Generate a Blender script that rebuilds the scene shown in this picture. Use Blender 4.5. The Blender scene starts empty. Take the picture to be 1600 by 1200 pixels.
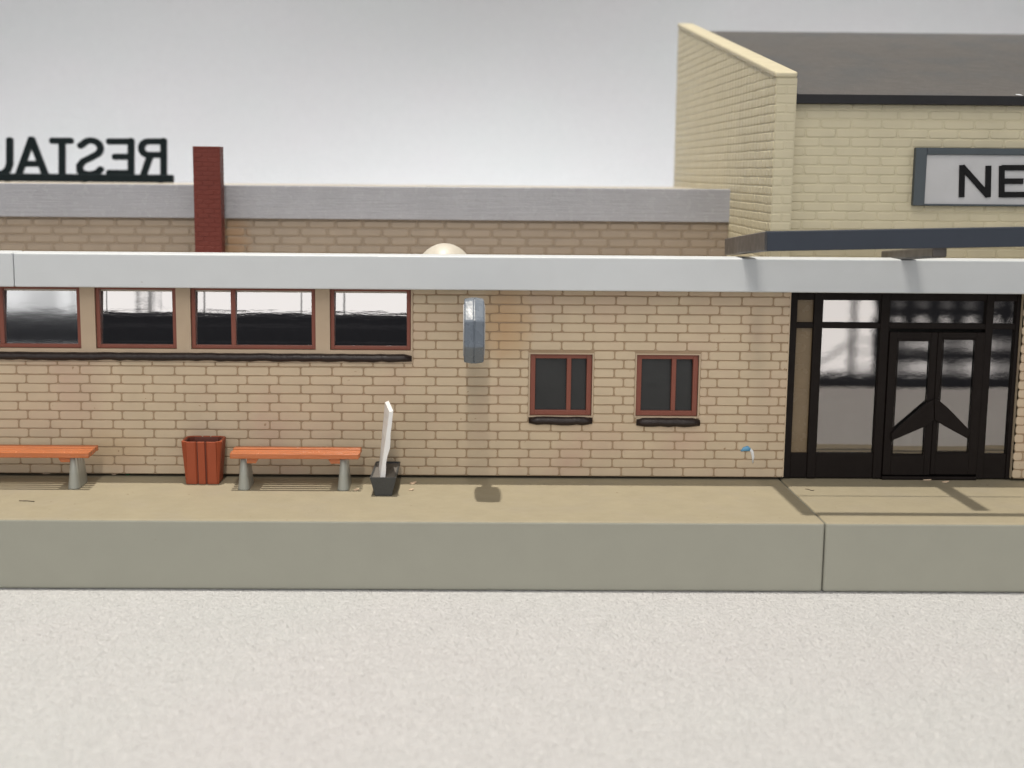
import bpy, bmesh, math, random
from mathutils import Vector, Matrix
random.seed(7)
SC = bpy.context.scene
COL = SC.collection

# ------------------------------------------------------------------ camera
F, PPX, PPY = 2133.3, 745.0, 600.0            # focal length and optical centre in photo pixels (1600 x 1200)
VPX, VPY, ROLL = 715.0, 268.0, 0.0085
CAM = Vector((0.0, -21.33, 4.78))
yaw = math.atan((PPX - VPX) / F)
pitch = math.atan((PPY - VPY) / F)
Rm = (Matrix.Rotation(-yaw, 3, 'Z') @ Matrix.Rotation(math.pi / 2 - pitch, 3, 'X') @ Matrix.Rotation(ROLL, 3, 'Z'))
cd = bpy.data.cameras.new('camera')
cam = bpy.data.objects.new('camera', cd); COL.objects.link(cam)
cam.location = CAM; cam.rotation_euler = Rm.to_euler()
cd.sensor_width = 36; cd.lens = 36 * F / 1600
cd.shift_x = (800 - PPX) / 1600
cd.clip_start = 0.1; cd.clip_end = 500
cd.dof.use_dof = True; cd.dof.focus_distance = 21.3; cd.dof.aperture_fstop = 0.29
SC.camera = cam

def ray(px, py):
    return Rm @ Vector(((px - PPX) / F, -(py - PPY) / F, -1.0))
def at(px, py, Y):                             # point of the plane y = Y behind a photo pixel
    d = ray(px, py); return CAM + d * ((Y - CAM.y) / d.y)
def atz(px, py, Z):
    d = ray(px, py); return CAM + d * ((Z - CAM.z) / d.z)
CAM.z -= at(800, 747.5, 0).z; cam.location = CAM   # platform level
def X(px, py, Y): return at(px, py, Y).x
def Zz(px, py, Y): return at(px, py, Y).z

# ------------------------------------------------------------------ world (room light round the table)
W = bpy.data.worlds.new('World'); SC.world = W; W.use_nodes = True
nt = W.node_tree; N = nt.nodes; L = nt.links
N.clear()
def wn(t, **k):
    n = N.new(t)
    for a, b in k.items(): setattr(n, a, b)
    return n
def wm(op, a, b=None, c=None, clamp=False):
    n = wn('ShaderNodeMath', operation=op, use_clamp=clamp)
    for i, v in enumerate((a, b, c)):
        if v is None: continue
        if isinstance(v, (int, float)): n.inputs[i].default_value = v
        else: L.new(v, n.inputs[i])
    return n.outputs[0]
def band(v, a, b, s=0.004):                    # soft box
    lo = wm('MULTIPLY', wm('SUBTRACT', v, a), 1 / s, clamp=True)
    hi = wm('MULTIPLY', wm('SUBTRACT', b, v), 1 / s, clamp=True)
    return wm('MULTIPLY', lo, hi)
tc = wn('ShaderNodeTexCoord'); sp = wn('ShaderNodeSeparateXYZ'); L.new(tc.outputs['Generated'], sp.inputs[0])
dx, dy, dz = sp.outputs
ny = wm('MAXIMUM', wm('MULTIPLY', dy, -1.0), 0.02)
u = wm('DIVIDE', dx, ny); v = wm('DIVIDE', dz, ny)
front = wm('GREATER_THAN', wm('MULTIPLY', dy, -1.0), 0.15)
# windows of the room behind the photographer, with posts and rails
up = wm('MULTIPLY', wm('SUBTRACT', wm('MULTIPLY', band(v, 0.034, 0.62), 1.0), wm('MULTIPLY', band(v, .13, .7, .05), .62), clamp=True), band(u, -1.6, 1.2, .02))
for c, w in ((-.225, .009), (-.092, .008), (-.3, .012), (.12, .02), (.5, .03), (-.7, .03)):
    up = wm('MULTIPLY', up, wm('SUBTRACT', 1.0, wm('MULTIPLY', band(u, c - w, c + w, .006), .8)))
low = wm('MULTIPLY', band(v, -0.147, -0.05), band(u, 0.262, 0.308, .002))
low = wm('MULTIPLY', low, wm('SUBTRACT', 1.0, wm('MULTIPLY', band(u, .289, .295, .0015), .95)))
for a in (-.121, -.1305, -.1405):
    low = wm('MULTIPLY', low, wm('SUBTRACT', 1.0, wm('MULTIPLY', wm('MULTIPLY', band(v, a - .0016, a + .0016, .001), band(u, .292, .31, .001)), .7)))
diag = wm('SUBTRACT', wm('ADD', v, .122), wm('MULTIPLY', wm('SUBTRACT', u, .2915), .7))
low = wm('MULTIPLY', low, wm('SUBTRACT', 1.0, wm('MULTIPLY', wm('MULTIPLY', band(diag, -.0028, .0028, .0015), band(u, .2, .292, .001)), .75)))
sn = wm('SINE', wm('MULTIPLY', u, 353.0)); sl = wm('SINE', wm('MULTIPLY', u, 150.0))
blobs = wm('MULTIPLY', wm('ADD', band(v, -.1095, -.1035, .0025), wm('MULTIPLY', band(v, -.0955, -.0925, .002), .55)), wm('MULTIPLY', wm('ADD', sn, .35, clamp=True), .75))
bars_ = wm('MULTIPLY', wm('ADD', wm('MULTIPLY', band(v, -.129, -.119, .003), .8), band(v, -.147, -.1355, .003)), wm('ADD', .38, wm('MULTIPLY', sl, .2)))
low2 = wm('MULTIPLY', wm('ADD', blobs, bars_), band(u, .316, .5, .004))
lows = wm('ADD', low, low2)
win = wm('MULTIPLY', front, wm('ADD', up, lows), clamp=False)
brown = wm('MULTIPLY', front, wm('MULTIPLY', band(v, -.3, -.04), band(u, .2, .257, .002)))
ambf = wm('MULTIPLY', wm('ADD', wm('MULTIPLY', dz, 0.5), 0.5, clamp=True), 1.0)
darkband = wm('MULTIPLY', front, wm('MULTIPLY', band(v, -.6, .034), band(u, -3, 3, .02)))
amb = wn('ShaderNodeMixRGB'); L.new(ambf, amb.inputs[0])
amb.inputs[1].default_value = (.05, .048, .046, 1); amb.inputs[2].default_value = (.21, .21, .215, 1)
m1 = wn('ShaderNodeMixRGB'); L.new(darkband, m1.inputs[0]); L.new(amb.outputs[0], m1.inputs[1]); m1.inputs[2].default_value = (.035, .036, .042, 1)
m1b = wn('ShaderNodeMixRGB'); L.new(wm('MULTIPLY', front, wm('ADD', band(v, .022, .034, .006), wm('MULTIPLY', band(v, -.01, .004, .008), .5))), m1b.inputs[0]); L.new(m1.outputs[0], m1b.inputs[1]); m1b.inputs[2].default_value = (.11, .11, .12, 1)
m2 = wn('ShaderNodeMixRGB'); L.new(brown, m2.inputs[0]); L.new(m1b.outputs[0], m2.inputs[1]); m2.inputs[2].default_value = (.42, .32, .2, 1)
m3 = wn('ShaderNodeMixRGB', blend_type='MIX'); L.new(wm('MINIMUM', win, 1.0), m3.inputs[0]); L.new(m2.outputs[0], m3.inputs[1]); m3.inputs[2].default_value = (2.6, 2.6, 2.6, 1)
bg = wn('ShaderNodeBackground'); L.new(m3.outputs[0], bg.inputs[0]); bg.inputs[1].default_value = 1.0
wo = wn('ShaderNodeOutputWorld'); L.new(bg.outputs[0], wo.inputs[0])

# ------------------------------------------------------------------ lamps of the room, and fill added for the backdrop
def area(name, loc, target, sx, sy, power, col, spin=0):
    d = bpy.data.lights.new(name, 'AREA'); d.shape = 'RECTANGLE'; d.size = sx; d.size_y = sy
    d.energy = power; d.color = col
    o = bpy.data.objects.new(name, d); COL.objects.link(o)
    o.location = loc
    q = (Vector(target) - Vector(loc)).to_track_quat('-Z', 'Y')
    o.rotation_euler = (q.to_matrix() @ Matrix.Rotation(spin, 3, 'Z')).to_euler()
    return o
def spot(name, loc, target, radius, power, col, cone, blend):
    d = bpy.data.lights.new(name, 'SPOT'); d.shadow_soft_size = radius; d.energy = power; d.color = col
    d.spot_size = math.radians(cone); d.spot_blend = blend
    o = bpy.data.objects.new(name, d); COL.objects.link(o); o.location = loc
    o.rotation_euler = (Vector(target) - Vector(loc)).to_track_quat('-Z', 'Y').to_euler()
    return o
spot('ceiling_lamp', (-5.0, 0.6, 60), (1, -.4, 0), .55, 150000, (1.0, .93, .82), 46, .4)
for lx in (-13, 15):
    spot('backdrop_fill_light', (lx, 42, 60), (lx, 32.5, 4), 5, 480000, (.985, .99, 1.0), 46, 1.0)  # unseen spots, added to brighten the backdrop
area('ceiling_strip_lamp', (-2.4, -34, 40), (0, -4, 0), 0.5, 44, 11500, (1.0, .93, .84))

SC.view_settings.view_transform = 'Standard'; SC.view_settings.look = 'None'
SC.view_settings.exposure = 0.1; SC.view_settings.gamma = 1
try: SC.view_settings.use_curve_mapping = False
except Exception: pass
SC.cycles.max_bounces = 8; SC.cycles.transparent_max_bounces = 12

# ------------------------------------------------------------------ materials
def mat(name, col, rough=.5, bump=(), spec=.5, speck=None, tint=None, sss=0, coat=0, var=.035, tone_patch=None):
    """bump: list of (scale xyz, strength, distance); speck: (scale, threshold, colour); tint: (scale, colour, amount)"""
    m = bpy.data.materials.new(name); m.use_nodes = True
    t = m.node_tree; b = t.nodes['Principled BSDF']
    b.inputs['Roughness'].default_value = rough
    b.inputs['Specular IOR Level'].default_value = spec
    b.inputs['Coat Weight'].default_value = coat
    tcn = t.nodes.new('ShaderNodeTexCoord')
    def noise(scale, detail=3):
        mp = t.nodes.new('ShaderNodeMapping'); t.links.new(tcn.outputs['Object'], mp.inputs[0])
        mp.inputs['Scale'].default_value = scale if isinstance(scale, tuple) else (scale,) * 3
        n = t.nodes.new('ShaderNodeTexNoise'); n.inputs['Scale'].default_value = 1; n.inputs['Detail'].default_value = detail
        t.links.new(mp.outputs[0], n.inputs[0]); return n.outputs[0]
    def ramp(val, a, c):
        r = t.nodes.new('ShaderNodeMapRange'); t.links.new(val, r.inputs[0])
        r.inputs[1].default_value = a; r.inputs[2].default_value = c; return r.outputs[0]
    def mix(fac, c1, c2):
        x = t.nodes.new('ShaderNodeMixRGB'); t.links.new(fac, x.inputs[0])
        for i, c in ((1, c1), (2, c2)):
            if isinstance(c, tuple): x.inputs[i].default_value = c + (1,) if len(c) == 3 else c
            else: t.links.new(c, x.inputs[i])
        return x.outputs[0]
    cur = col
    c = tuple(x * (1 - var) for x in col); c2 = tuple(min(1, x * (1 + var)) for x in col)
    cur = mix(ramp(noise(2.3, 5), .35, .65), c, c2)
    if tint:
        for sc_, tc_, lo, hi in tint:
            cur = mix(ramp(noise(sc_, 4), lo, hi), cur, tc_)
    if tone_patch:                                  # an orange-brown patch with a place of its own on the part
        for (sx, sz, rx, rz, cc, amt) in tone_patch:
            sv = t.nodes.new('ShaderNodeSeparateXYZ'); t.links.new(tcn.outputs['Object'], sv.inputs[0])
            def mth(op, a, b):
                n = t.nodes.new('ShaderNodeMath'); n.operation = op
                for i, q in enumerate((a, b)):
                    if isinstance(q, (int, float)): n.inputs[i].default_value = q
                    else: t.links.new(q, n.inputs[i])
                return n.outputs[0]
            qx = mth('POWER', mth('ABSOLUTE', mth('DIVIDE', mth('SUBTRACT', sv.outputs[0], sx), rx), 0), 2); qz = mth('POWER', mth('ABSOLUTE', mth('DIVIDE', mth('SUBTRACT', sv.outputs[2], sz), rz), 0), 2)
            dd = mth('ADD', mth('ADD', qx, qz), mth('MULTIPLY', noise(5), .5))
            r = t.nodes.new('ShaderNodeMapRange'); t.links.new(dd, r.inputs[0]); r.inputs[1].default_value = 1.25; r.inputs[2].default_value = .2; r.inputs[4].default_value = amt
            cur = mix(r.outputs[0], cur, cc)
    if speck:
        for sc_, thr, cc in speck:
            cur = mix(ramp(noise(sc_, 2), thr, thr + .03), cur, cc)
    t.links.new(cur, b.inputs['Base Color']) if not isinstance(cur, tuple) else None
    prev = None
    for sc_, st, dist in bump:
        bn = t.nodes.new('ShaderNodeBump'); bn.inputs['Strength'].default_value = st; bn.inputs['Distance'].default_value = dist
        t.links.new(noise(sc_), bn.inputs['Height'])
        if prev: t.links.new(prev, bn.inputs['Normal'])
        prev = bn.outputs[0]
    if prev: t.links.new(prev, b.inputs['Normal'])
    r = ramp(noise(6.0, 4), .3, .7)
    rr = t.nodes.new('ShaderNodeMapRange'); t.links.new(r, rr.inputs[0]); rr.inputs[3].default_value = max(0, rough - .07); rr.inputs[4].default_value = min(1, rough + .08)
    t.links.new(rr.outputs[0], b.inputs['Roughness'])
    if sss:
        b.inputs['Subsurface Weight'].default_value = sss; b.inputs['Subsurface Radius'].default_value = (.1, .07, .04); b.inputs['Subsurface Scale'].default_value = .5
    return m

M = {}
YRZ = 0.0
M['brick'] = mat('beige_plastic_brick', (.505, .41, .292), .5, [(30, .15, .01)], .4, tint=[((.9, .9, .9), (.475, .345, .26), .5, .8)], speck=[(9, .74, (.3, .2, .12))], tone_patch=[(X(790, 510, 0), Zz(790, 505, 0), .5, .75, (.46, .285, .13), .65), (X(170, 690, 0), Zz(170, 700, 0), .8, .35, (.45, .30, .16), .35)])
M['grout'] = mat('brown_groove', (.31, .225, .145), .8)
M['panel'] = mat('beige_plastic_panel', (.43, .335, .24), .5, [(30, .1, .01)], .4)
M['rearbrick'] = mat('rear_plastic_brick', (.285, .232, .18), .45, [(40, .15, .01)], .5, tone_patch=[(X(362, 370, 4.3), Zz(362, 375, 4.3) - YRZ, .42, .6, (.33, .19, .09), .7)])
M['reargrout'] = mat('rear_groove', (.24, .19, .142), .6)
M['cream'] = mat('cream_plastic_brick', (.50, .455, .325), .5, [(30, .15, .01)], .4)
M['creamgrout'] = mat('cream_groove', (.475, .43, .302), .6)
M['fascia'] = mat('white_plastic', (.555, .582, .605), .45, [((3, 30, 60), .05, .01)], .4, var=.012, speck=[(7.5, .775, (.25, .23, .2))])
M['rearfascia'] = mat('grey_scratched_plastic', (.30, .306, .338), .24, [((1.5, 30, 45), .4, .012), ((14, 50, 60), .5, .008)], .5)
M['chimney'] = mat('dark_red_plastic', (.125, .0235, .016), .5, spec=.3)
M['red'] = mat('red_brown_plastic', (.19, .052, .031), .45)
M['darkbrown'] = mat('dark_brown_plastic', (.016, .009, .008), .4, [(18, .5, .02)], .4)
M['door'] = mat('black_brown_plastic', (.0085, .0058, .005), .6, [(20, .2, .01)], .15)
M['base'] = mat('grey_green_plastic', (.295, .293, .245), .5, [(25, .08, .01)], .4, var=.015, speck=[(5.5, .80, (.12, .1, .08)), (11, .785, (.2, .17, .14))])
M['platform'] = mat('dusty_tan_plastic', (.298, .262, .184), .65, [(18, .2, .01), (70, .2, .006)], .3, speck=[(8, .735, (.17, .13, .08)), (17, .74, (.2, .16, .1))], tint=[(1.3, (.292, .258, .19), .5, .75)])
M['orange'] = mat('orange_plastic', (.46, .145, .052), .2, [((4, 40, 40), .5, .012)], .5)
M['rust'] = mat('rust_red_plastic', (.30, .066, .028), .5, [(25, .15, .01)], .3)
M['rustin'] = mat('dark_rust_plastic', (.12, .03, .018), .6)
M['legs'] = mat('grey_plastic', (.30, .31, .28), .4)
M['planter'] = mat('charcoal_plastic', (.045, .047, .048), .5, [(25, .3, .02)])
M['soil'] = mat('grey_filler', (.12, .11, .1), .7, [(14, .6, .03)])
M['board'] = mat('white_sheet_plastic', (.72, .72, .72), .5, [((20, 20, 6), .3, .012)])
M['clock'] = mat('blue_grey_plastic', (.13, .155, .19), .28, [(8, .25, .02)], .6)
M['clockcap'] = mat('glue_smeared_plastic', (.25, .25, .25), .2, [(25, .8, .02)], .7)
M['slate'] = mat('dark_slate_plastic', (.030, .038, .054), .45, spec=.35)
M['slate2'] = mat('brown_slate_plastic', (.09, .078, .07), .4)
M['signframe'] = mat('blue_grey_frame', (.05, .064, .075), .5)
M['signwhite'] = mat('white_sign_face', (.44, .445, .46), .6, [(30, .2, .01)])
M['black'] = mat('black_letter_plastic', (.008, .008, .009), .6, spec=.15)
M['teal'] = mat('dark_teal_plastic', (.005, .010, .012), .6, spec=.12)
M['roof'] = mat('grey_roof_sheet', (.092, .088, .086), .8, [((8, 3, 8), .3, .02), (28, .7, .03)], .15, speck=[(22, .66, (.13, .123, .118))], tint=[((1.2, .6, 1), (.08, .082, .085), .45, .7)])
M['flatroof'] = mat('flat_roof_plastic', (.42, .38, .32), .6)
M['eave'] = mat('black_eave_plastic', (.012, .012, .014), .5, spec=.3)
M['dome'] = mat('ivory_plastic', (.50, .465, .40), .45, [(9, .25, .02)], .5)
M['interior'] = mat('dark_interior', (.03, .03, .03), .8)
M['cloth'] = mat('white_foam_sheet', (.57, .568, .58), .45, [((9, 9, 9), .6, .06), ((24, 24, 24), 1.0, .08)], .6, speck=[((26, 26, 26), .61, (.68, .68, .685))], tint=[((.22, .3, .3), (.56, .575, .58), .35, .7)], var=.01)
M['flake'] = mat('pale_wood_flake', (.66, .5, .36), .7)
M['thread'] = mat('dark_fibre', (.08, .06, .04), .8)
M['green'] = mat('green_flock', (.03, .12, .05), .8)
M['blue'] = mat('blue_paint', (.12, .33, .55), .4)
M['whitep'] = mat('white_paint', (.7, .72, .75), .4)

def glass(name, refl, rough, sc_, st, tint=(1, 1, 1), clear=.76):
    m = bpy.data.materials.new(name); m.use_nodes = True; t = m.node_tree
    for n in list(t.nodes): t.nodes.remove(n)
    o = t.nodes.new('ShaderNodeOutputMaterial'); mx = t.nodes.new('ShaderNodeMixShader'); mx.inputs[0].default_value = refl
    tr = t.nodes.new('ShaderNodeBsdfTransparent'); tr.inputs[0].default_value = (clear, clear, clear, 1)
    gl = t.nodes.new('ShaderNodeBsdfGlossy'); gl.inputs['Roughness'].default_value = rough; gl.inputs['Color'].default_value = tint + (1,)
    tcn = t.nodes.new('ShaderNodeTexCoord'); mp = t.nodes.new('ShaderNodeMapping'); mp.inputs['Scale'].default_value = sc_
    ns = t.nodes.new('ShaderNodeTexNoise'); ns.inputs['Scale'].default_value = 1; ns.inputs['Detail'].default_value = 3
    bp = t.nodes.new('ShaderNodeBump'); bp.inputs['Strength'].default_value = st; bp.inputs['Distance'].default_value = .01
    t.links.new(tcn.outputs['Object'], mp.inputs[0]); t.links.new(mp.outputs[0], ns.inputs[0]); t.links.new(ns.outputs[0], bp.inputs['Height'])
    t.links.new(bp.outputs[0], gl.inputs['Normal'])
    t.links.new(tr.outputs[0], mx.inputs[1]); t.links.new(gl.outputs[0], mx.inputs[2]); t.links.new(mx.outputs[0], o.inputs[0])
    return m
M['pane'] = glass('window_film', .31, .012, (2.5, 2.5, 16), .035, (1, .95, .92))
M['pane_dark'] = mat('grey_window_film', (.02, .021, .021), .35, [(5, .2, .02)], .35)
M['pane_dim'] = glass('window_film_dull', .3, .09, (3, 3, 9), .05)
M['door_pane'] = glass('door_film', .25, .012, (3, 3, 5), .02, (1.0, .93, .88))
M['painted_view_pane'] = mat('painted_view_film', (.17, .125, .075), .25, [(4, .3, .02)], .4)  # brown wall seen in the glass, painted as the pane's own colour
M['clear'] = glass('clear_sheet', .025, .05, (3, 3, 3), .05, clear=.985)

# ------------------------------------------------------------------ mesh helpers
def obj(name, bm, m, parent=None, smooth=False):
    bmesh.ops.recalc_face_normals(bm, faces=bm.faces[:])
    me = bpy.data.meshes.new(name); bm.to_mesh(me); bm.free()
    for x in (m if isinstance(m, (list, tuple)) else [m]): me.materials.append(x)
    if smooth:
        for p in me.polygons: p.use_smooth = True
    o = bpy.data.objects.new(name, me); COL.objects.link(o)
    if parent: o.parent = parent; o.matrix_parent_inverse = Matrix.Translation(-Vector(parent.location)) @ Matrix.Identity(4)
    return o
def tag(o, label, cat, group=None, kind=None):
    o['label'] = label; o['category'] = cat
    if group: o['group'] = group
    if kind: o['kind'] = kind
    return o
def thing(name, label, cat, loc=(0, 0, 0), group=None):
    o = bpy.data.objects.new(name, None); COL.objects.link(o); o.location = loc; o.empty_display_size = .2
    return tag(o, label, cat, group)

def box(bm, x0, x1, y0, y1, z0, z1, bev=0, seg=2, mi=0):
    vs = [bm.verts.new((x, y, z)) for z in (z0, z1) for y in (y0, y1) for x in (x0, x1)]
    fs = [bm.faces.new([vs[i] for i in q]) for q in ((0, 2, 3, 1), (4, 5, 7, 6), (0, 1, 5, 4), (2, 6, 7, 3), (0, 4, 6, 2), (1, 3, 7, 5))]
    for f in fs: f.material_index = mi
    if bev:
        es = list({e for f in fs for e in f.edges})
        bmesh.ops.bevel(bm, geom=es, offset=bev, segments=seg, affect='EDGES', profile=.5)
    return fs
def hexa(bm, bottom, top, bev=0, seg=2):       # eight corners: bottom 4, top 4, same winding
    vs = [bm.verts.new(p) for p in list(bottom) + list(top)]
    fs = [bm.faces.new([vs[i] for i in q]) for q in ((3, 2, 1, 0), (4, 5, 6, 7), (0, 1, 5, 4), (1, 2, 6, 5), (2, 3, 7, 6), (3, 0, 4, 7))]
    if bev:
        bmesh.ops.bevel(bm, geom=list({e for f in fs for e in f.edges}), offset=bev, segments=seg, affect='EDGES', profile=.5)
    return fs
def beam(bm, A, B, w, h, bev=.01):             # box along A -> B; A, B lie in the middle of its top
    A, B = Vector(A), Vector(B); d = (B - A).normalized()
    s = d.cross(Vector((0, 0, 1))).normalized() * (w / 2); n = s.cross(d).normalized() * h
    if n.z > 0: n = -n
    q = [A - s, A + s, B + s, B - s]
    hexa(bm, [p + n for p in q], q, bev)
def prism(bm, pts, axis_vec, bev=0):           # closed polygon swept along a vector
    a = [bm.verts.new(p) for p in pts]; b = [bm.verts.new(Vector(p) + Vector(axis_vec)) for p in pts]
    fs = [bm.faces.new(a), bm.faces.new(b[::-1])]
    n = len(a)
    for i in range(n): fs.append(bm.faces.new((a[i], b[i], b[(i + 1) % n], a[(i + 1) % n])))
    if bev: bmesh.ops.bevel(bm, geom=list({e for f in fs for e in f.edges}), offset=bev, segments=2, affect='EDGES', profile=.5)
def tube(bm, pts, r, n=8):
    pts = [Vector(p) for p in pts]; rings = []
    for i, p in enumerate(pts):
        d = (pts[min(i + 1, len(pts) - 1)] - pts[max(i - 1, 0)]).normalized()
        a = d.orthogonal().normalized() if abs(d.y) > .9 else d.cross(Vector((0, 1, 0))).normalized()
        b = d.cross(a); rr = r[i] if isinstance(r, (list, tuple)) else r
        rings.append([bm.verts.new(p + (a * math.cos(2 * math.pi * k / n) + b * math.sin(2 * math.pi * k / n)) * rr) for k in range(n)])
    for i in range(len(rings) - 1):
        for k in range(n):
            bm.faces.new((rings[i][k], rings[i][(k + 1) % n], rings[i + 1][(k + 1) % n], rings[i + 1][k]))
    bm.faces.new(rings[0][::-1]); bm.faces.new(rings[-1])
def ribbon(bm, pts, w, Y0, Y1, rnd=.8):                # flat letter stroke in the xz plane, round ended
    P = [Vector((p.x, 0, p.z)) for p in pts]
    left, right = [], []
    for i, p in enumerate(P):
        d0 = (p - P[i - 1]).normalized() if i else (P[1] - P[0]).normalized()
        d1 = (P[i + 1] - p).normalized() if i < len(P) - 1 else d0
        d = (d0 + d1).normalized(); nrm = Vector((-d.z, 0, d.x)); k = max(.5, nrm.dot(Vector((-d1.z, 0, d1.x))))
        left.append(p + nrm * (w / 2 / k)); right.append(p - nrm * (w / 2 / k))
    def cap(c, d):
        nrm = Vector((-d.z, 0, d.x)); return [c + d * (w / 2) * math.cos(t) * rnd + nrm * (w / 2) * math.sin(t) for t in ((-.9, 0, .9) if rnd > .3 else (-1.35, 0, 1.35))]
    e = cap(P[-1], (P[-1] - P[-2]).normalized()); s = cap(P[0], (P[0] - P[1]).normalized())
    poly = right + e + left[::-1] + s
    a = [bm.verts.new((p.x, Y0, p.z)) for p in poly]; b = [bm.verts.new((p.x, Y1, p.z)) for p in poly]
    n = len(a)
    m_ = len(P)
    # quads along the stroke keep concave strokes clean
    R = list(range(m_)); Lf = list(range(m_ + 3, 2 * m_ + 3))[::-1]
    for vs in (a, b):
        for i in range(m_ - 1): bm.faces.new((vs[R[i]], vs[R[i + 1]], vs[Lf[i + 1]], vs[Lf[i]]))
        bm.faces.new([vs[m_ - 1], vs[m_], vs[m_ + 1], vs[m_ + 2], vs[m_ + 3]])
        bm.faces.new([vs[2 * m_ + 2], vs[2 * m_ + 3], vs[2 * m_ + 4], vs[2 * m_ + 5], vs[0]])
    for i in range(n): bm.faces.new((a[i], a[(i + 1) % n], b[(i + 1) % n], b[i]))

def subtract(r, o):
    x0, x1, z0, z1 = r; a0, a1, b0, b1 = o
    if a1 <= x0 or a0 >= x1 or b1 <= z0 or b0 >= z1: return [r]
    out = []
    if a0 > x0: out.append((x0, a0, z0, z1))
    if a1 < x1: out.append((a1, x1, z0, z1))
    xa, xb = max(x0, a0), min(x1, a1)
    if b0 > z0: out.append((xa, xb, z0, b0))
    if b1 < z1: out.append((xa, xb, b1, z1))
    return out
def brickwork(bm, u0, u1, v0, v1, fn, holes=(), gaps=(), course=.1445, length=.495, ph=(0, .145), groove=.011, rad=.038, rise=.016, bev=.009, vbase=None, thick=.2, wob=.003):
    """fn(u, v, w) -> point; w is out of the wall. holes are cut through; gaps only carry no bricks."""
    vb = v0 if vbase is None else vbase
    r = 0
    while vb + r * course < v1 - .01:
        za, zb = vb + r * course, min(v1, vb + (r + 1) * course); 
        p = ph[r % 2]; k = math.floor((u0 - p) / length)
        while p + k * length < u1:
            ua, ub = max(u0, p + k * length), min(u1, p + (k + 1) * length); k += 1
            rects = [(ua + groove / 2, ub - groove / 2, max(v0, za) + groove / 2, zb - groove / 2)]
            for h in list(holes) + list(gaps):
                rects = [q for rr in rects for q in subtract(rr, h)]
            for (a, b, c, d) in rects:
                if b - a < .05 or d - c < .035: continue
                j = lambda: random.uniform(-wob, wob)
                rr = min(rad, (b - a) * .45, (d - c) * .45); rs = random.uniform(-.002, .002); tl = j()
                outer, inner = [], []
                for cx, cz, t0 in ((b - rr, d - rr, 0), (a + rr, d - rr, 1), (a + rr, c + rr, 2), (b - rr, c + rr, 3)):
                    for q in range(4):
                        t = (t0 + q / 3) * math.pi / 2
                        jx, jz = j() * .5, j() * .5
                        outer.append(bm.verts.new(fn(cx + rr * math.cos(t) + jx, cz + rr * math.sin(t) + jz + tl, 0)))
                        r2 = max(0.004, rr - bev)
                        inner.append(bm.verts.new(fn(cx + jx + (r2) * math.cos(t) , cz + jz + tl + (r2) * math.sin(t), rise + rs)))
                n = len(outer)
                for q in range(n):
                    f = bm.faces.new((outer[q], outer[(q + 1) % n], inner[(q + 1) % n], inner[q])); f.material_index = 0
                f = bm.faces.new(inner); f.material_index = 0
        r += 1
    # backing sheet with the openings cut out
    us = sorted({u0, u1} | {min(max(h[i], u0), u1) for h in holes for i in (0, 1)})
    vs = sorted({v0, v1} | {min(max(h[i], v0), v1) for h in holes for i in (2, 3)})
    for i in range(len(us) - 1):
        for k in range(len(vs) - 1):
            cu, cv = (us[i] + us[i + 1]) / 2, (vs[k] + vs[k + 1]) / 2
            if any(h[0] < cu < h[1] and h[2] < cv < h[3] for h in holes): continue
            f = bm.faces.new([bm.verts.new(fn(a, b, .002)) for a, b in ((us[i], vs[k]), (us[i + 1], vs[k]), (us[i + 1], vs[k + 1]), (us[i], vs[k + 1]))]); f.material_index = 1
    for h in holes:                             # reveals
        a, b, c, d = h
        for p, q in (((a, c), (a, d)), ((a, d), (b, d)), ((b, d), (b, c)), ((b, c), (a, c))):
            f = bm.faces.new([bm.verts.new(fn(p[0], p[1], .002)), bm.verts.new(fn(q[0], q[1], .002)), bm.verts.new(fn(q[0], q[1], -thick)), bm.verts.new(fn(p[0], p[1], -thick))]); f.material_index = 2

# ------------------------------------------------------------------ setting: the white sheet, table and backdrop in one sweep
bm = bmesh.new()
prof = [(-15.9, -1.015), (-12, -1.015), (-8, -1.015), (-4, -1.015), (0, -1.015), (6, -1.015), (16, -1.015)]
for i in range(1, 61):
    t = i / 60 * math.pi / 2; prof.append((16 + 22 * math.sin(t), -1.015 + 22 * (1 - math.cos(t))))
prof += [(38.1, 30), (38.2, 45), (38.5, 45), (38.5, -1.06), (-15.9, -1.06)]
xs = [-70, -50, -35, -25, -18, -12, -6, 0, 6, 12, 18, 25, 35, 50, 70]
grid = [[bm.verts.new((x, y, z + .0)) for x in xs] for y, z in prof]
for i in range(len(prof)):
    for k in range(len(xs) - 1):
        i2 = (i + 1) % len(prof); bm.faces.new((grid[i][k], grid[i][k + 1], grid[i2][k + 1], grid[i2][k]))
bm.faces.new([r[0] for r in grid]); bm.faces.new([r[-1] for r in grid][::-1])
o = obj('ground', bm, M['cloth'], smooth=False); o['kind'] = 'structure'

# ------------------------------------------------------------------ key levels of the front building
YF = -.4                                          # front of the white roof edge
ZB = .045
jointx = atz(1290, 817, 0).x
pf = atz(1290, 817, 0).y                          # front edge of the platform
XL, XR = -10.5, 12.5
# the two base plates
def base(name, x0, x1, label):
    bm = bmesh.new()
    box(bm, x0, x1, pf, 13.0, -1.01, 0, .035, 3)
    bmesh.ops.recalc_face_normals(bm, faces=bm.faces[:])
    for f in bm.faces: f.material_index = 1 if f.normal.z > .6 else 0
    o = obj(name, bm, [M['base'], M['platform']]); 
    return tag(o, label, 'platform')
base('platform', XL, jointx - .006, 'longer grey base plate with dusty tan top carrying both orange benches, left of the joint')
base('platform', jointx + .006, XR, 'right grey base plate in front of the black glazed doors, beyond the vertical joint')

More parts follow.
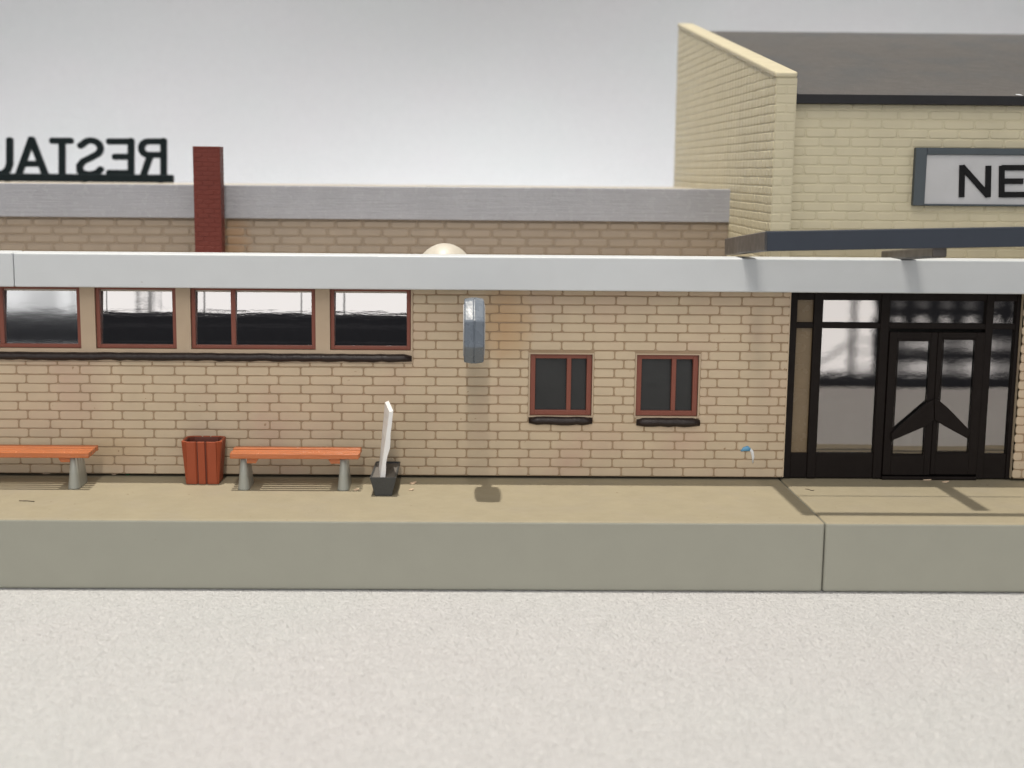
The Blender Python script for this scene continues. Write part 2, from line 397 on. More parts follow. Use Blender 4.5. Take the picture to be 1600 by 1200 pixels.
# ------------------------------------------------------------------ front building
st = thing('station_building', 'low front station building of beige bricks with white roof edge and brown windows', 'building', (0, 0, 0))
def rect(x0, x1, y0, y1, Y=0):                    # photo rectangle -> wall rectangle
    ym, xm = (y0 + y1) / 2, (x0 + x1) / 2
    return (X(x0, ym, Y), X(x1, ym, Y), Zz(xm, y1, Y), Zz(xm, y0, Y))
WIN = [rect(-120, 126, 445, 543), rect(149, 275.5, 447, 545), rect(298, 493, 449, 546), rect(515.5, 642, 451, 548)]
zt_w = sum(w[3] for w in WIN) / 4; zb_w = sum(w[2] for w in WIN) / 4
WIN = [(w[0], w[1], zb_w, zt_w) for w in WIN]
SW = [rect(828, 925, 553, 649), rect(994, 1091, 555, 651)]
zs1 = (SW[0][3] + SW[1][3]) / 2; zs0 = (SW[0][2] + SW[1][2]) / 2
SW = [(w[0], w[1], zs0, zs1) for w in SW]
ZFT = Zz(800, 401, YF); ZFB = Zz(800, 454, YF)     # white roof edge
ZW = ZFB + .12                                    # wall top, tucked behind the roof edge
DX0, DX1 = X(1230, 600, 0), X(1590, 600, 0)        # door opening
strip_x = X(645, 505, 0); strip_z = Zz(400, 566, 0)
front_fn = lambda u_, v_, w_: (u_, -w_, v_)
p0 = X(194, 732, 0); p1 = X(179, 718, 0)
bm = bmesh.new()
mg = .022
grow = lambda h, k: (h[0] - k, h[1] + k, h[2] - k, h[3] + k)
brickwork(bm, XL, DX0, ZB, ZW, front_fn, WIN + SW, [(XL - 1, strip_x, strip_z, ZW + 1)] + [grow(h, mg) for h in SW], ph=(p0, p1))
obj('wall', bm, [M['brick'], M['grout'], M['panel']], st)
bm = bmesh.new()
brickwork(bm, DX1, XR, ZB, ZW, front_fn, ph=(p0, p1))
box(bm, DX1 - .002, DX1 + .03, -.002, .3, ZB, ZW, 0, mi=2)
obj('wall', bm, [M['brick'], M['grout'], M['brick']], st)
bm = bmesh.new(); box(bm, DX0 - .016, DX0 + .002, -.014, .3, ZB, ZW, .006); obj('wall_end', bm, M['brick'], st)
# smooth panel round the window strip, stands proud of the grooves
bm = bmesh.new()
rects = [(XL, strip_x, strip_z, ZW)]
for h in WIN: rects = [q for rr in rects for q in subtract(rr, h)]
for a, b, c, d in rects: box(bm, a, b, -.019, -.004, c, d)
# thin smooth border round the two small windows
obj('window_panel', bm, M['panel'], st)
for h in SW:
    bm = bmesh.new()
    for a, b, c, d in subtract(grow(h, mg), h): box(bm, a, b, -.016, -.003, c, d)
    obj('window_surround', bm, M['panel'], st)

def window(h, mull, fw=.065, tilt=.0465, curve=.03, pane='pane', yf=.03):
    x0, x1, z0, z1 = h
    bm = bmesh.new(); e = .004
    box(bm, x0 + e, x0 + fw, yf, yf + .1, z0 + e, z1 - e, .008)
    box(bm, x1 - fw, x1 - e, yf, yf + .1, z0 + e, z1 - e, .008)
    box(bm, x0 + fw - .003, x1 - fw + .003, yf + .003, yf + .1, z0 + e, z0 + fw, .008)
    box(bm, x0 + fw - .003, x1 - fw + .003, yf + .003, yf + .1, z1 - fw * .85, z1 - e, .008)
    for m_ in mull: box(bm, m_ - .036, m_ + .036, yf + .004, yf + .095, z0 + fw - .003, z1 - fw * .85 + .003, .008)
    fr = obj('window', bm, M['red'], st)
    bm = bmesh.new()
    n, mz = 16, 16
    g = []
    for k in range(mz + 1):
        row = []
        for i in range(n + 1):
            xx = x0 + .02 + (x1 - x0 - .04) * i / n; zz = z0 + .02 + (z1 - z0 - .04) * k / mz
            s = 2 * i / n - 1
            yy = yf + .06 + tilt * (k / mz) + curve * ((k / mz) ** 2 - k / mz * .55) + 0.0002 * math.sin(i * 1.7 + x0 * 9) + .007 * s ** 12 - .004 * max(0, 1 - k / 1.5)
            row.append(bm.verts.new((xx, yy, zz)))
        g.append(row)
    for k in range(mz):
        for i in range(n): bm.faces.new((g[k][i], g[k][i + 1], g[k + 1][i + 1], g[k + 1][i]))
    obj('pane', bm, M[pane], fr, smooth=True)
window(WIN[0], [X(1, 495, 0)], pane='pane_dim'); window(WIN[1], []); window(WIN[2], [X(364, 500, 0)]); window(WIN[3], [])
window(SW[0], [X(889, 600, 0)], fw=.085, tilt=.04, pane='pane_dark'); window(SW[1], [X(1053, 602, 0)], fw=.085, tilt=.04, pane='pane_dark')

def sill(x0, x1, z0, z1, y0=-.09, wav=.009):
    bm = bmesh.new(); n = max(6, int((x1 - x0) / .12)); r = (z1 - z0) / 2; zc = (z0 + z1) / 2
    rings = []
    for i in range(n + 1):
        t = i / n; xx = x0 + (x1 - x0) * t
        e = min(1, min(t, 1 - t) * (x1 - x0) / r + .25); rr = r * math.sqrt(1 - (1 - e) ** 2) if e < 1 else r
        dz = random.uniform(-wav, wav)
        rings.append([bm.verts.new((xx, y0 * math.cos(a) * (.6 + .4 * e) if math.cos(a) > 0 else .0, zc + dz * (1 if math.sin(a) < 0 else .4) + rr * math.copysign(abs(math.sin(a)) ** .7, math.sin(a)))) for a in [math.pi * (k / 8 - .5) for k in range(9)]])
    for i in range(n):
        for k in range(8): bm.faces.new((rings[i][k], rings[i + 1][k], rings[i + 1][k + 1], rings[i][k + 1]))
    bm.faces.new(rings[0]); bm.faces.new(rings[-1])
    return obj('window_sill', bm, M['darkbrown'], st, smooth=True)
s = rect(-150, 643.5, 551, 564)
sill(XL, s[1], Zz(400, 564.5, 0), Zz(400, 551.5, 0), -.1, .010)
sill(*rect(826, 925, 650.5, 664)); sill(*rect(994, 1093, 652.5, 667))

# white roof edge in two lengths
fj = X(21, 420, YF)
bm = bmesh.new(); box(bm, XL, fj - .004, YF, .12, ZFB, ZFT + .005, .022, 3); obj('roof_edge', bm, M['fascia'], st)
bm = bmesh.new(); box(bm, fj + .004, XR, YF, .12, ZFB, ZFT, .022, 3); obj('roof_edge', bm, M['fascia'], st)
# flat roof, back and ends (closes the dark inside)
bm = bmesh.new(); box(bm, XL, XR, .12, 4.32, ZFT - .62, ZFT - .5); obj('roof', bm, M['flatroof'], st)
bm = bmesh.new()
box(bm, XL, XR, 2.2, 2.3, .002, ZFT - .625); box(bm, XL, XL + .1, .22, 2.19, .002, ZFT - .625); box(bm, XR - .1, XR, .22, 2.19, .002, ZFT - .625)
box(bm, XL + .1, XR - .1, .3, 2.19, .002, .05)
obj('inner_wall', bm, M['interior'], st)
# roof light dome
bm = bmesh.new()
dc = at(695, 400, 1.0); zr = ZFT - .5
top = Zz(695, 380, 1.0); half = (X(731, 400, 1.0) - dc.x) * 1.25
hh = top - zr; rings = []
pr = [(1.28, 0), (1.28, .05), (1.12, .06), (1.07, .1)] + [(1.05 * math.cos(t), .1 + .9 * math.sin(t)) for t in [i / 10 * math.pi / 2 for i in range(1, 10)]]
for q, h in pr:
    rings.append([bm.verts.new((dc.x + half * q * math.cos(a), 1.0 + half * q * math.sin(a), zr + hh * h)) for a in [k / 36 * 2 * math.pi for k in range(36)]])
for i in range(len(rings) - 1):
    for k in range(36): bm.faces.new((rings[i][k], rings[i][(k + 1) % 36], rings[i + 1][(k + 1) % 36], rings[i + 1][k]))
c = bm.verts.new((dc.x, 1.0, zr + hh))
for k in range(36): bm.faces.new((rings[-1][k], rings[-1][(k + 1) % 36], c))
obj('roof_dome', bm, M['dome'], st, smooth=True)
# chimney
ca, cb = at(301.5, 300, 3.5), at(345.5, 300, 3.5)
bm = bmesh.new(); ct = Zz(323, 230, 3.5)
box(bm, ca.x + .03, cb.x - .03, 3.53, 3.90, ZFT - .5, ct, .01)
for k, (fn_, a, b) in enumerate((((lambda u_, v_, w_: (u_, 3.52 - w_, v_)), ca.x + .01, cb.x - .01), ((lambda u_, v_, w_: (cb.x - .02 + w_, u_, v_)), 3.53, 3.9), ((lambda u_, v_, w_: (ca.x + .02 - w_, u_, v_)), 3.53, 3.9))):
    brickwork(bm, a, b, ZFT - .5, ct - .02, fn_, course=.083, length=.2, ph=(0, .1), groove=.012, rad=.012, rise=.008, bev=.005)
box(bm, ca.x + .008, cb.x - .012, 3.51, 3.91, ct - .02, ct + .015, .008)
obj('chimney', bm, [M['chimney'], M['chimney'], M['chimney']], st)

# ------------------------------------------------------------------ glazed entrance
YD = .06
def rc(x0, x1, y0, y1): return rect(x0, x1, y0, y1, YD)
en_z0, en_z1 = .02, ZW
zk = Zz(1410, 709, YD); zm0, zm1 = Zz(1410, 514, YD), Zz(1410, 505, YD); zh = Zz(1410, 470, YD)
xv = [X(p, 600, YD) for p in (1234, 1241, 1267, 1281, 1371, 1385, 1534, 1546, 1581, 1592)]
bm = bmesh.new()
def bar(x0, x1, z0, z1, y0=YD, y1=YD + .12, bev=.012): box(bm, x0, x1, y0, y1, z0, z1, bev)
DXa, DXb = DX0 + .003, DX1 - .003
bar(DXa, xv[1], en_z0, en_z1); bar(xv[2], xv[3], en_z0, en_z1); bar(xv[4], xv[5], en_z0, en_z1); bar(xv[6], xv[7], en_z0, en_z1); bar(xv[8], DXb, en_z0, en_z1)
segs = [(xv[1], xv[2]), (xv[3], xv[4]), (xv[5], xv[6]), (xv[7], xv[8])]
for i, (a, b) in enumerate(segs):
    bar(a - .002, b + .002, zh, en_z1, YD + .01, YD + .11); bar(a - .002, b + .002, zm0, zm1, YD + .01, YD + .11)
    if i != 2: bar(a - .002, b + .002, en_z0, zk, YD + .02, YD + .11)
bar(xv[5] - .002, xv[6] + .002, .005, .06, YD - .04, YD + .11)
ent = obj('entrance_frame', bm, M['door'], st)
bm = bmesh.new()
def pane_mesh(bm, a, b, c, d, Y, n=6, tilt=0, seed=0):
    g = [[bm.verts.new((a + (b - a) * i / n, Y + tilt * k / n + 0.0001 * math.sin(i * 2.1 + k * 1.3 + seed), c + (d - c) * k / n)) for i in range(n + 1)] for k in range(n + 1)]
    for k in range(n):
        for i in range(n): bm.faces.new((g[k][i], g[k][i + 1], g[k + 1][i + 1], g[k + 1][i]))
for i, (a, b) in enumerate(segs):
    if i == 0: continue
    pane_mesh(bm, a - .01, b + .01, zm1 - .01, zh + .01, YD + .075, seed=i)
    if i != 2: pane_mesh(bm, a - .01, b + .01, zk - .01, zm0 + .01, YD + .075, seed=i + 5)
obj('pane', bm, M['door_pane'], ent, smooth=True)
bm = bmesh.new(); a, b = segs[0]; pane_mesh(bm, a - .01, b + .01, zk - .01, zh + .01, YD + .075)
obj('pane', bm, M['painted_view_pane'], ent, smooth=True)['label'] = 'pane painted brown for the wall seen in it'
# two door leaves, each with pane and slanting handle
def leaf(xa, xb, za, zb, gx0, gx1, gz0, gz1, poly):
    bm = bmesh.new(); y0, y1 = YD - .03, YD + .05
    box(bm, xa, gx0, y0, y1, za, zb, .01); box(bm, gx1, xb, y0, y1, za, zb, .01)
    box(bm, gx0 - .002, gx1 + .002, y0 + .004, y1 - .004, gz1, zb, .008); box(bm, gx0 - .002, gx1 + .002, y0 + .004, y1 - .004, za, gz0, .008)
    # raised bead round the pane
    for q in ((gx0, gx0 + .018, gz0, gz1), (gx1 - .018, gx1, gz0, gz1), (gx0, gx1, gz1 - .018, gz1 + .001), (gx0, gx1, gz0 - .001, gz0 + .018)):
        box(bm, q[0], q[1], y0 - .006 + .003 * (q[1] - q[0] > .1), y0 + .01, q[2], q[3], .003)
    d = obj('door', bm, M['door'], st)
    bm = bmesh.new(); pane_mesh(bm, gx0 - .01, gx1 + .01, gz0 - .01, gz1 + .01, YD + .01, seed=gx0); obj('pane', bm, M['door_pane'], d, smooth=True)
    bm = bmesh.new(); prism(bm, [at(px, py, y0 - .05) for px, py in poly], (0, .045, 0), .006)
    obj('handle', bm, M['door'], d)
xm = X(1458, 640, YD)
zt = Zz(1460, 519, YD); zl = Zz(1460, 742, YD)
leaf(xv[5] + .006, xm - .003, zl, zt, X(1397, 620, YD), X(1449, 620, YD), Zz(1420, 711, YD), Zz(1420, 531, YD), [(1393, 677), (1393, 689), (1447, 666), (1460, 656), (1459, 624), (1448, 630)])
leaf(xm + .003, xv[6] - .006, zl + .012, zt, X(1467, 620, YD), X(1519, 620, YD), Zz(1490, 708, YD), Zz(1490, 529, YD), [(1460, 624), (1461, 656), (1480, 668), (1513, 686), (1516, 673), (1481, 637), (1468, 626)])

# ------------------------------------------------------------------ rear building
YR = 4.3
rw = thing('restaurant_wing', 'long rear wing with pale grey roof edge and rounded tan bricks behind the chimney', 'building', (0, YR, 0))
XE = 5.075                                        # end of the rear wing = side of the hall
zr0, zr1 = Zz(570, 343, YR - .12), Zz(570, 291, YR - .12)
bm = bmesh.new()
brickwork(bm, XL - 2, XE, ZFT - .5, zr0 + .02, lambda a, b, w_: (a, YR - w_, b), course=.158, length=.51, ph=(.1, .25), groove=.012, rad=.055, rise=.022, bev=.03, vbase=zr0 - .158 * 10.1)
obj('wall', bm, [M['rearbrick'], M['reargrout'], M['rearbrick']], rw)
bm = bmesh.new(); box(bm, XL - 2, XE - .012, YR - .12, YR + .05, zr0, zr1, .015, 2); obj('roof_edge', bm, M['rearfascia'], rw)
bm = bmesh.new(); box(bm, XL - 2, XE - .01, YR + .05, 10.4, zr1 - .12, zr1 - .03); obj('roof', bm, M['flatroof'], rw)
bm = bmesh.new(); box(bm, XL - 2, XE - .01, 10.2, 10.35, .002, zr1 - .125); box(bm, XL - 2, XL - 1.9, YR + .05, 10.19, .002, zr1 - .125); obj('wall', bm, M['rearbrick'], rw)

# mirrored sign on the rear roof, read from the other side
YS = 9.6
sg = thing('roof_sign', 'dark teal letters on a bar seen from behind, standing on the rear roof', 'sign', (X(100, 280, YS), YS, zr1))
def letter(strokes, w, Y0, Y1, m_, parent, name='letter', rnd=.8):
    bm = bmesh.new()
    for i, s_ in enumerate(strokes): ribbon(bm, [at(px, py, Y0) for px, py in s_], w, Y0 - .002 * i, Y1 + .002 * i, rnd)
    return obj(name, bm, m_, parent)
LW = 9.5 / F * (YS + 21.33)
def arc(cx, cy, rx, ry, a0, a1, n=8): return [(cx + rx * math.cos(math.radians(a0 + (a1 - a0) * i / n)), cy + ry * math.sin(math.radians(a0 + (a1 - a0) * i / n))) for i in range(n + 1)]
for L_ in (
    [[(255, 219), (255, 276)], [(255, 221), (236, 221)] + arc(231, 231.5, 11, 10.5, -90, -270) + [(240, 242), (255, 242)], [(234, 243), (223, 275)]],
    [[(204, 219), (204, 273)], [(204, 221), (169, 221)], [(204, 245), (178, 245)], [(205, 270), (169, 270)]],
    [[(124, 228)] + arc(141, 232, 15, 12.5, -150, 40, 10) + [(140, 247)] + [(129, 252), (123.5, 259), (124, 267), (130, 271.5), (141, 272.5), (151, 270), (157, 264)]],
    [[(96, 220), (96, 274)], [(80, 220), (110, 220)]],
    [[(48, 217), (28, 273)], [(48, 217), (70, 274)], [(35, 256), (63, 256)]],
    [[(14, 218), (14, 256), (11, 265), (4, 271), (-8, 272), (-18, 268), (-22, 258), (-22, 218)]]):
    letter(L_, LW, YS, YS + .12, M['teal'], sg)
bm = bmesh.new(); a, b = at(-70, 276, YS), at(270, 278, YS)
box(bm, a.x, b.x, YS - .03, YS + .18, zr1 - .02, Zz(150, 272, YS), .03, 2); obj('base_bar', bm, M['teal'], sg)
bm = bmesh.new()
bm.free()
for px in (10, 130, 250):
    bm = bmesh.new(); q = X(px, 280, YS); box(bm, q - .05, q + .05, YS + .02, YS + .12, zr1 - .035, zr1 - .018); obj('bracket', bm, M['teal'], sg)

# ------------------------------------------------------------------ hall
XH = 21.0
YH, YFIN, YB = 1.07, .8, 11.0
hl = thing('station_hall', 'tall cream brick hall with sloping grey roof above the entrance doors', 'building', (8, YH, 0))
FX0 = X(1206, 250, YFIN); FX1 = X(1241, 250, YFIN)
zf = Zz(1222, 112, YFIN); zbk = Zz(1052, 36, YB)
slope = (zbk - zf) / (YB - YFIN)
ztop = lambda y: zf + slope * (y - YFIN)
z0h = ZFT - .5
bm = bmesh.new()
prism(bm, [(FX0 + .03, YFIN + .03, z0h), (FX0 + .03, YB, z0h), (FX0 + .03, YB, zbk - .03), (FX0 + .03, YFIN + .03, zf - .03)], (FX1 - FX0 - .045, 0, 0))
# coping edge along the slope
hexa(bm, [(FX0, YFIN, zf - .09), (FX1, YFIN, zf - .09), (FX1, YB + .01, zbk - .09), (FX0, YB + .01, zbk - .09)], [(FX0, YFIN, zf), (FX1, YFIN, zf), (FX1, YB + .01, zbk), (FX0, YB + .01, zbk)], .03, 3)
nb = len(bm.faces)
b2 = bmesh.new()
brickwork(b2, YFIN + .02, YB, z0h, zbk, lambda a, b, w_: (FX0 + .03 - w_, a, b), ph=(YFIN, YFIN + .25), rise=.014, bev=.016, rad=.04, groove=.008, vbase=z0h, length=.25, wob=.004)
n_ = Vector((0, -slope, 1)).normalized()
bmesh.ops.bisect_plane(b2, geom=b2.verts[:] + b2.edges[:] + b2.faces[:], plane_co=(FX0, YFIN, zf - .085), plane_no=n_, clear_outer=True)
me_ = bpy.data.meshes.new('tmp'); b2.to_mesh(me_); b2.free(); bm.from_mesh(me_); bpy.data.meshes.remove(me_)
brickwork(bm, FX0 + .03, FX1, z0h, zf - .09, lambda a, b, w_: (a, YFIN + .03 - w_, b), ph=(FX0 - .05, FX0 - .3), rise=.010, bev=.02, rad=.03, groove=.006, length=.5)
obj('side_wall', bm, [M['cream'], M['cream'], M['cream']], hl)
ze1 = Zz(1400, 148, YH - .16); ze0 = Zz(1400, 163, YH - .16)
bm = bmesh.new()
brickwork(bm, FX1 - .01, XH, z0h, ze0 + .03, lambda a, b, w_: (a, YH - w_, b), ph=(.1, .34), rise=.013, bev=.022, rad=.05, groove=.004, wob=.005, length=.5, course=.148)
obj('wall', bm, [M['cream'], M['creamgrout'], M['cream']], hl)
bm = bmesh.new(); zrg = Zz(1350, 51, YB)
hexa(bm, [(FX1 + .003, YH - .12, ze1 - .05), (XH, YH - .12, ze1 - .05), (XH, YB, zrg - .1), (FX1 + .003, YB, zrg - .1)], [(FX1 + .003, YH - .12, ze1), (XH, YH - .12, ze1), (XH, YB, zrg), (FX1 + .003, YB, zrg)])
obj('roof', bm, M['roof'], hl)
bm = bmesh.new(); box(bm, FX1 + .004, XH, YH - .17, YH + .02, ze0, ze1 - .002, .012); obj('eave', bm, M['eave'], hl)
bm = bmesh.new(); box(bm, FX1, XH, YB - .3, YB - .1, .002, zrg - .15); box(bm, XH - .2, XH - .02, 1.3, YB - .31, 3.6, 6.0); obj('wall', bm, M['cream'], hl)

# canopy frame leaning out over the entrance
cx = X(1199, 378, -2.1)
A = at(1199, 361, -2.1); B = at(1600, 354, -2.1)
dzdx = (B.z - A.z) / (B.x - A.x)
zback = Zz(1133, 373, .97)
cz = lambda x, y: A.z + (zback - A.z) * (y + 2.1) / 3.07 + dzdx * (x - A.x)
cw = .17; ch = Zz(1300, 360, -2.1) - Zz(1300, 391, -2.1)
can = None
bm = bmesh.new(); beam(bm, (A.x, -2.1 + .08, cz(A.x, -2.02)), (XR, -2.02, cz(XR, -2.02)), .16, ch, .012)
can = obj('canopy', bm, M['slate'], hl)
bm = bmesh.new(); lx = A.x + cw / 2
beam(bm, (lx, -1.935, cz(lx, -1.935)), (lx, .97, cz(lx, .97)), cw, ch * .97, .012); obj('beam', bm, M['slate2'], can)
ea = at(1469, 386, -1.8); eb = at(1383, 392, .6)
bm = bmesh.new(); beam(bm, (ea.x, -1.8, ea.z), (ea.x, .6, eb.z), .21, .15, .025); obj('beam', bm, M['slate2'], can)
bm = bmesh.new(); q = ea.x + 2.95
beam(bm, (q, -1.8, ea.z + .1), (q, .6, eb.z + .1), .21, .125, .02); obj('beam', bm, M['slate2'], can)
bm = bmesh.new(); beam(bm, (A.x + cw, -.98, cz(A.x, -1.015) - .06), (XR, -.98, cz(XR, -1.015) - .06), .035, .03, .004); obj('rod', bm, M['slate'], can)
bm = bmesh.new()
hexa(bm, [(x, y, cz(x, y) + .004) for x, y in ((A.x + .02, -2.08), (XR, -2.08), (XR, .95), (A.x + .02, .95))], [(x, y, cz(x, y) + .022) for x, y in ((A.x + .02, -2.08), (XR, -2.08), (XR, .95), (A.x + .02, .95))])
obj('glazing', bm, M['clear'], can)

# name board on the hall
YN = YH - .14
nb_ = rect(1429, 1790, 232, 323, YN)
ns = thing('name_board', 'white name board with black letters in a dark blue grey frame on the hall wall', 'sign', ((nb_[0] + nb_[1]) / 2, YH, nb_[2]))
bm = bmesh.new()
fwz = .1
x0, x1, z0, z1 = nb_[0], XR - .2, nb_[2], nb_[3]
xi = X(1447, 280, YN); zi1 = Zz(1520, 242, YN); zi0 = Zz(1520, 319, YN)
box(bm, x0, xi, YN, YH - .025, z0, z1, .015); box(bm, xi - .003, x1, YN + .003, YH - .025, zi1, z1, .015); box(bm, xi - .003, x1, YN + .003, YH - .025, z0, zi0, .015)
obj('frame', bm, M['signframe'], ns)
bm = bmesh.new(); box(bm, xi - .005, x1 - .01, YN + .05, YH - .03, zi0 - .005, zi1 + .005); obj('panel', bm, M['signwhite'], ns)
YL = YN + .02
lw = 8.5 / F * (YL + 21.33)
letter([[(1504, 258), (1503, 308)], [(1545, 259), (1544, 308)], [(1503.5, 260), (1544.5, 306)]], lw, YL, YL + .035, M['black'], ns, rnd=.05)
letter([[(1566, 259), (1565.5, 308)], [(1566, 262), (1602, 262)], [(1566, 283), (1599, 283)], [(1566, 304), (1603, 304)]], lw, YL, YL + .035, M['black'], ns, rnd=.05)

# ------------------------------------------------------------------ clock on the wall, seen edge on
kx = X(740.5, 516, -1.03); kz0, kz1 = Zz(740, 566, -1.03), Zz(740, 466, -1.03)
R_ = (kz1 - kz0) / 2; kz = (kz0 + kz1) / 2; tw = (X(756, 516, -1.03) - X(725, 516, -1.03)) / 2
ck = thing('platform_clock', 'blue grey octagonal clock case seen edge on, jutting from the brick wall', 'clock', (kx, 0, kz))
def disc(bm, xa, xb, ra, rb, n=8, off=math.pi / 8, mi=0):
    p = [[bm.verts.new((xx, -1.03 + rr * math.cos(2 * math.pi * k / n + off), kz + rr * math.sin(2 * math.pi * k / n + off))) for k in range(n)] for xx, rr in ((xa, ra), (xb, rb))]
    fs = [bm.faces.new(p[0][::-1]), bm.faces.new(p[1])] + [bm.faces.new((p[0][k], p[0][(k + 1) % n], p[1][(k + 1) % n], p[1][k])) for k in range(n)]
    return fs
bm = bmesh.new()
R8 = R_ / math.cos(math.pi / 8)
for sx in (-1, 1):
    fs = disc(bm, kx + sx * .004, kx + sx * tw, R8, R8 * .955)
    bmesh.ops.bevel(bm, geom=list({e for f in fs for e in f.edges}), offset=.02, segments=2, affect='EDGES', profile=.5)
disc(bm, kx - .006, kx + .006, R8 * .985, R8 * .985)
obj('clock_case', bm, M['clock'], ck)
bm = bmesh.new()
for sx in (-1, 1): disc(bm, kx + sx * (tw - .004), kx + sx * (tw + .012), R_ * .82, R_ * .8, 32, 0)
obj('clock_face', bm, M['signwhite'], ck)
bm = bmesh.new(); box(bm, kx - .07, kx + .07, -.62, -.0, kz - .08, kz + .08, .02); obj('arm', bm, M['clock'], ck)

# ------------------------------------------------------------------ benches
def bench(x0, x1, label, legs_px):
    yb, yf = -.34, -.94; zs = .575
    xm_ = (x0 + x1) / 2
    t = thing('bench', label, 'bench', (xm_, (yb + yf) / 2, 0), 'orange platform benches')
    bm = bmesh.new(); n = 5; gp = .05; w = (yf - yb + gp * (n - 1)) / n if False else (abs(yf - yb) - gp * (n - 1)) / n
    for i in range(n):
        a = yf + i * (w + gp)
        dz = random.uniform(-.006, .006)
        box(bm, x0 + random.uniform(0, .015), x1 - random.uniform(0, .015), a, a + w, zs - .085 + dz, zs + dz, .012, 2)
    obj('seat', bm, M['orange'], t)
    for s_, lx_ in zip((1, -1), legs_px):
        bm = bmesh.new(); k = 10
        rings = []
        for zz, hw, hd in ((0.001, .092, .3), (.02, .09, .297), (.2, .07, .275), (zs - .088, .042, .245)):
            ring = []
            for j in range(k + 1):
                a_ = math.pi * j / k; ring.append((lx_ + hw * math.cos(a_), -.64 - hd + hw - hw * math.sin(a_), zz))
            for j in range(k + 1):
                a_ = math.pi + math.pi * j / k; ring.append((lx_ + hw * math.cos(a_), -.64 + hd - hw - hw * math.sin(a_), zz))
            rings.append([bm.verts.new(p) for p in ring])
        m_ = len(rings[0])
        for i in range(3):
            for j in range(m_): bm.faces.new((rings[i][j], rings[i][(j + 1) % m_], rings[i + 1][(j + 1) % m_], rings[i + 1][j]))
        bm.faces.new(rings[0][::-1]); bm.faces.new(rings[-1])
        obj('leg', bm, M['legs'], t, smooth=True)
        bm = bmesh.new(); q = lx_ + s_ * .05; q2 = lx_ + s_ * .21
        prism(bm, [(q, -.86, zs - .09), (q2 + s_ * .02, -.86, zs - .09), (q2 - s_ * .02, -.86, zs - .165), (q, -.86, zs - .165)], (0, .46, 0))
        obj('bracket', bm, M['orange'], t)
    return t
bxa, bxb = X(357.5, 716, -.94), X(562, 716, -.94)
bench(bxa, bxb, 'orange slatted bench on grey feet between the rust red bin and the planter', (X(380, 745, -.9), X(536, 745, -.9)))
l2 = X(114, 745, -.9); bl = X(139, 714, -.94)
bench(bl - (bxb - bxa), bl, 'orange slatted bench left of the rust red bin, cut by the photo edge', (l2 - 1.46, l2))

# ------------------------------------------------------------------ bin
bq = atz(316, 757, 0); by = bq.y + .0
bn = thing('litter_bin', 'rust red slatted litter bin beside the bench, wider at the top', 'bin', (bq.x, by + .28, 0))
zt_b = Zz(316, 690.5, by - .03)
bx, byc = bq.x, by + .215
def ring8(z, hw, ch_):                           # octagon: half width and chamfer
    return [Vector((bx + a, byc + b * .82, z)) for a, b in ((-hw + ch_, -hw), (hw - ch_, -hw), (hw, -hw + ch_), (hw, hw - ch_), (hw - ch_, hw), (-hw + ch_, hw), (-hw, hw - ch_), (-hw, -hw + ch_))]
lo, hi = ring8(.002, .245, .02), ring8(zt_b, .305, .08)
bm = bmesh.new()
cen = lambda z: Vector((bx, byc, z))
def stave(a0, a1, b0, b1, out, thick_, bev=.008):  # board between bottom points a0-a1 and top b0-b1
    o1 = ((a0 + a1) / 2 - Vector((bx, byc, (a0.z + a1.z) / 2))).normalized(); o1.z = 0
    q = [a0 + o1 * out, a1 + o1 * out, a1 - o1 * thick_, a0 - o1 * thick_]; p = [b0 + o1 * out, b1 + o1 * out, b1 - o1 * thick_, b0 - o1 * thick_]
    hexa(bm, q, p, bev)
for i in range(8):
    a0, a1, b0, b1 = lo[i], lo[(i + 1) % 8], hi[i], hi[(i + 1) % 8]
    if i % 2 == 0:
        for f0, f1 in ((0.0, .31), (.38, .62), (.69, 1.0)): stave(a0.lerp(a1, f0), a0.lerp(a1, f1), b0.lerp(b1, f0), b0.lerp(b1, f1), .012, .03)
    else: stave(a0.lerp(a1, .1), a0.lerp(a1, .9), b0.lerp(b1, .1), b0.lerp(b1, .9), .012, .03, .004)
obj('slats', bm, M['rust'], bn)
bm = bmesh.new()
lo2, hi2 = ring8(.004, .222, .02), ring8(zt_b - .012, .283, .075)
lo3, hi3 = ring8(.05, .2, .02), ring8(zt_b - .012, .255, .07)
A1, A2, A3, A4 = [[bm.verts.new(p) for p in r] for r in (lo2, hi2, hi3, lo3)]
for i in range(8):
    j = (i + 1) % 8
    for P, Q in ((A1, A2), (A2, A3), (A3, A4)): bm.faces.new((P[i], P[j], Q[j], Q[i]))
bm.faces.new(A1); bm.faces.new(A4)
obj('liner', bm, M['rustin'], bn)

# ------------------------------------------------------------------ planter trough and the white board stuck in it
pl0, pl1 = atz(586, 775, 0), atz(612, 776, 0)
yf_ = pl0.y; zt_p = Zz(598, 746, yf_ - .03); tl_, tr_ = X(577.5, 746, yf_ - .03), X(619, 746, yf_ - .03)
ybk = -.12
pt = thing('planter', 'charcoal tapered planter trough beside the bench, its far end against the wall', 'planter', ((tl_ + tr_) / 2, -.7, 0))
bm = bmesh.new()
w_ = .03; xo = .02
bt = [Vector((pl0.x, yf_, .002)), Vector((pl1.x, yf_, .002)), Vector((pl1.x + xo, ybk - .05, .002)), Vector((pl0.x + xo, ybk - .05, .002))]
tp = [Vector((tl_, yf_ - .04, zt_p)), Vector((tr_, yf_ - .04, zt_p)), Vector((tr_ + xo, ybk, zt_p)), Vector((tl_ + xo, ybk, zt_p))]
ti = [p + Vector((w_ if i in (0, 3) else -w_, w_ if i < 2 else -w_, 0)) for i, p in enumerate(tp)]
td = [p + Vector((0, 0, -.035)) for p in ti]
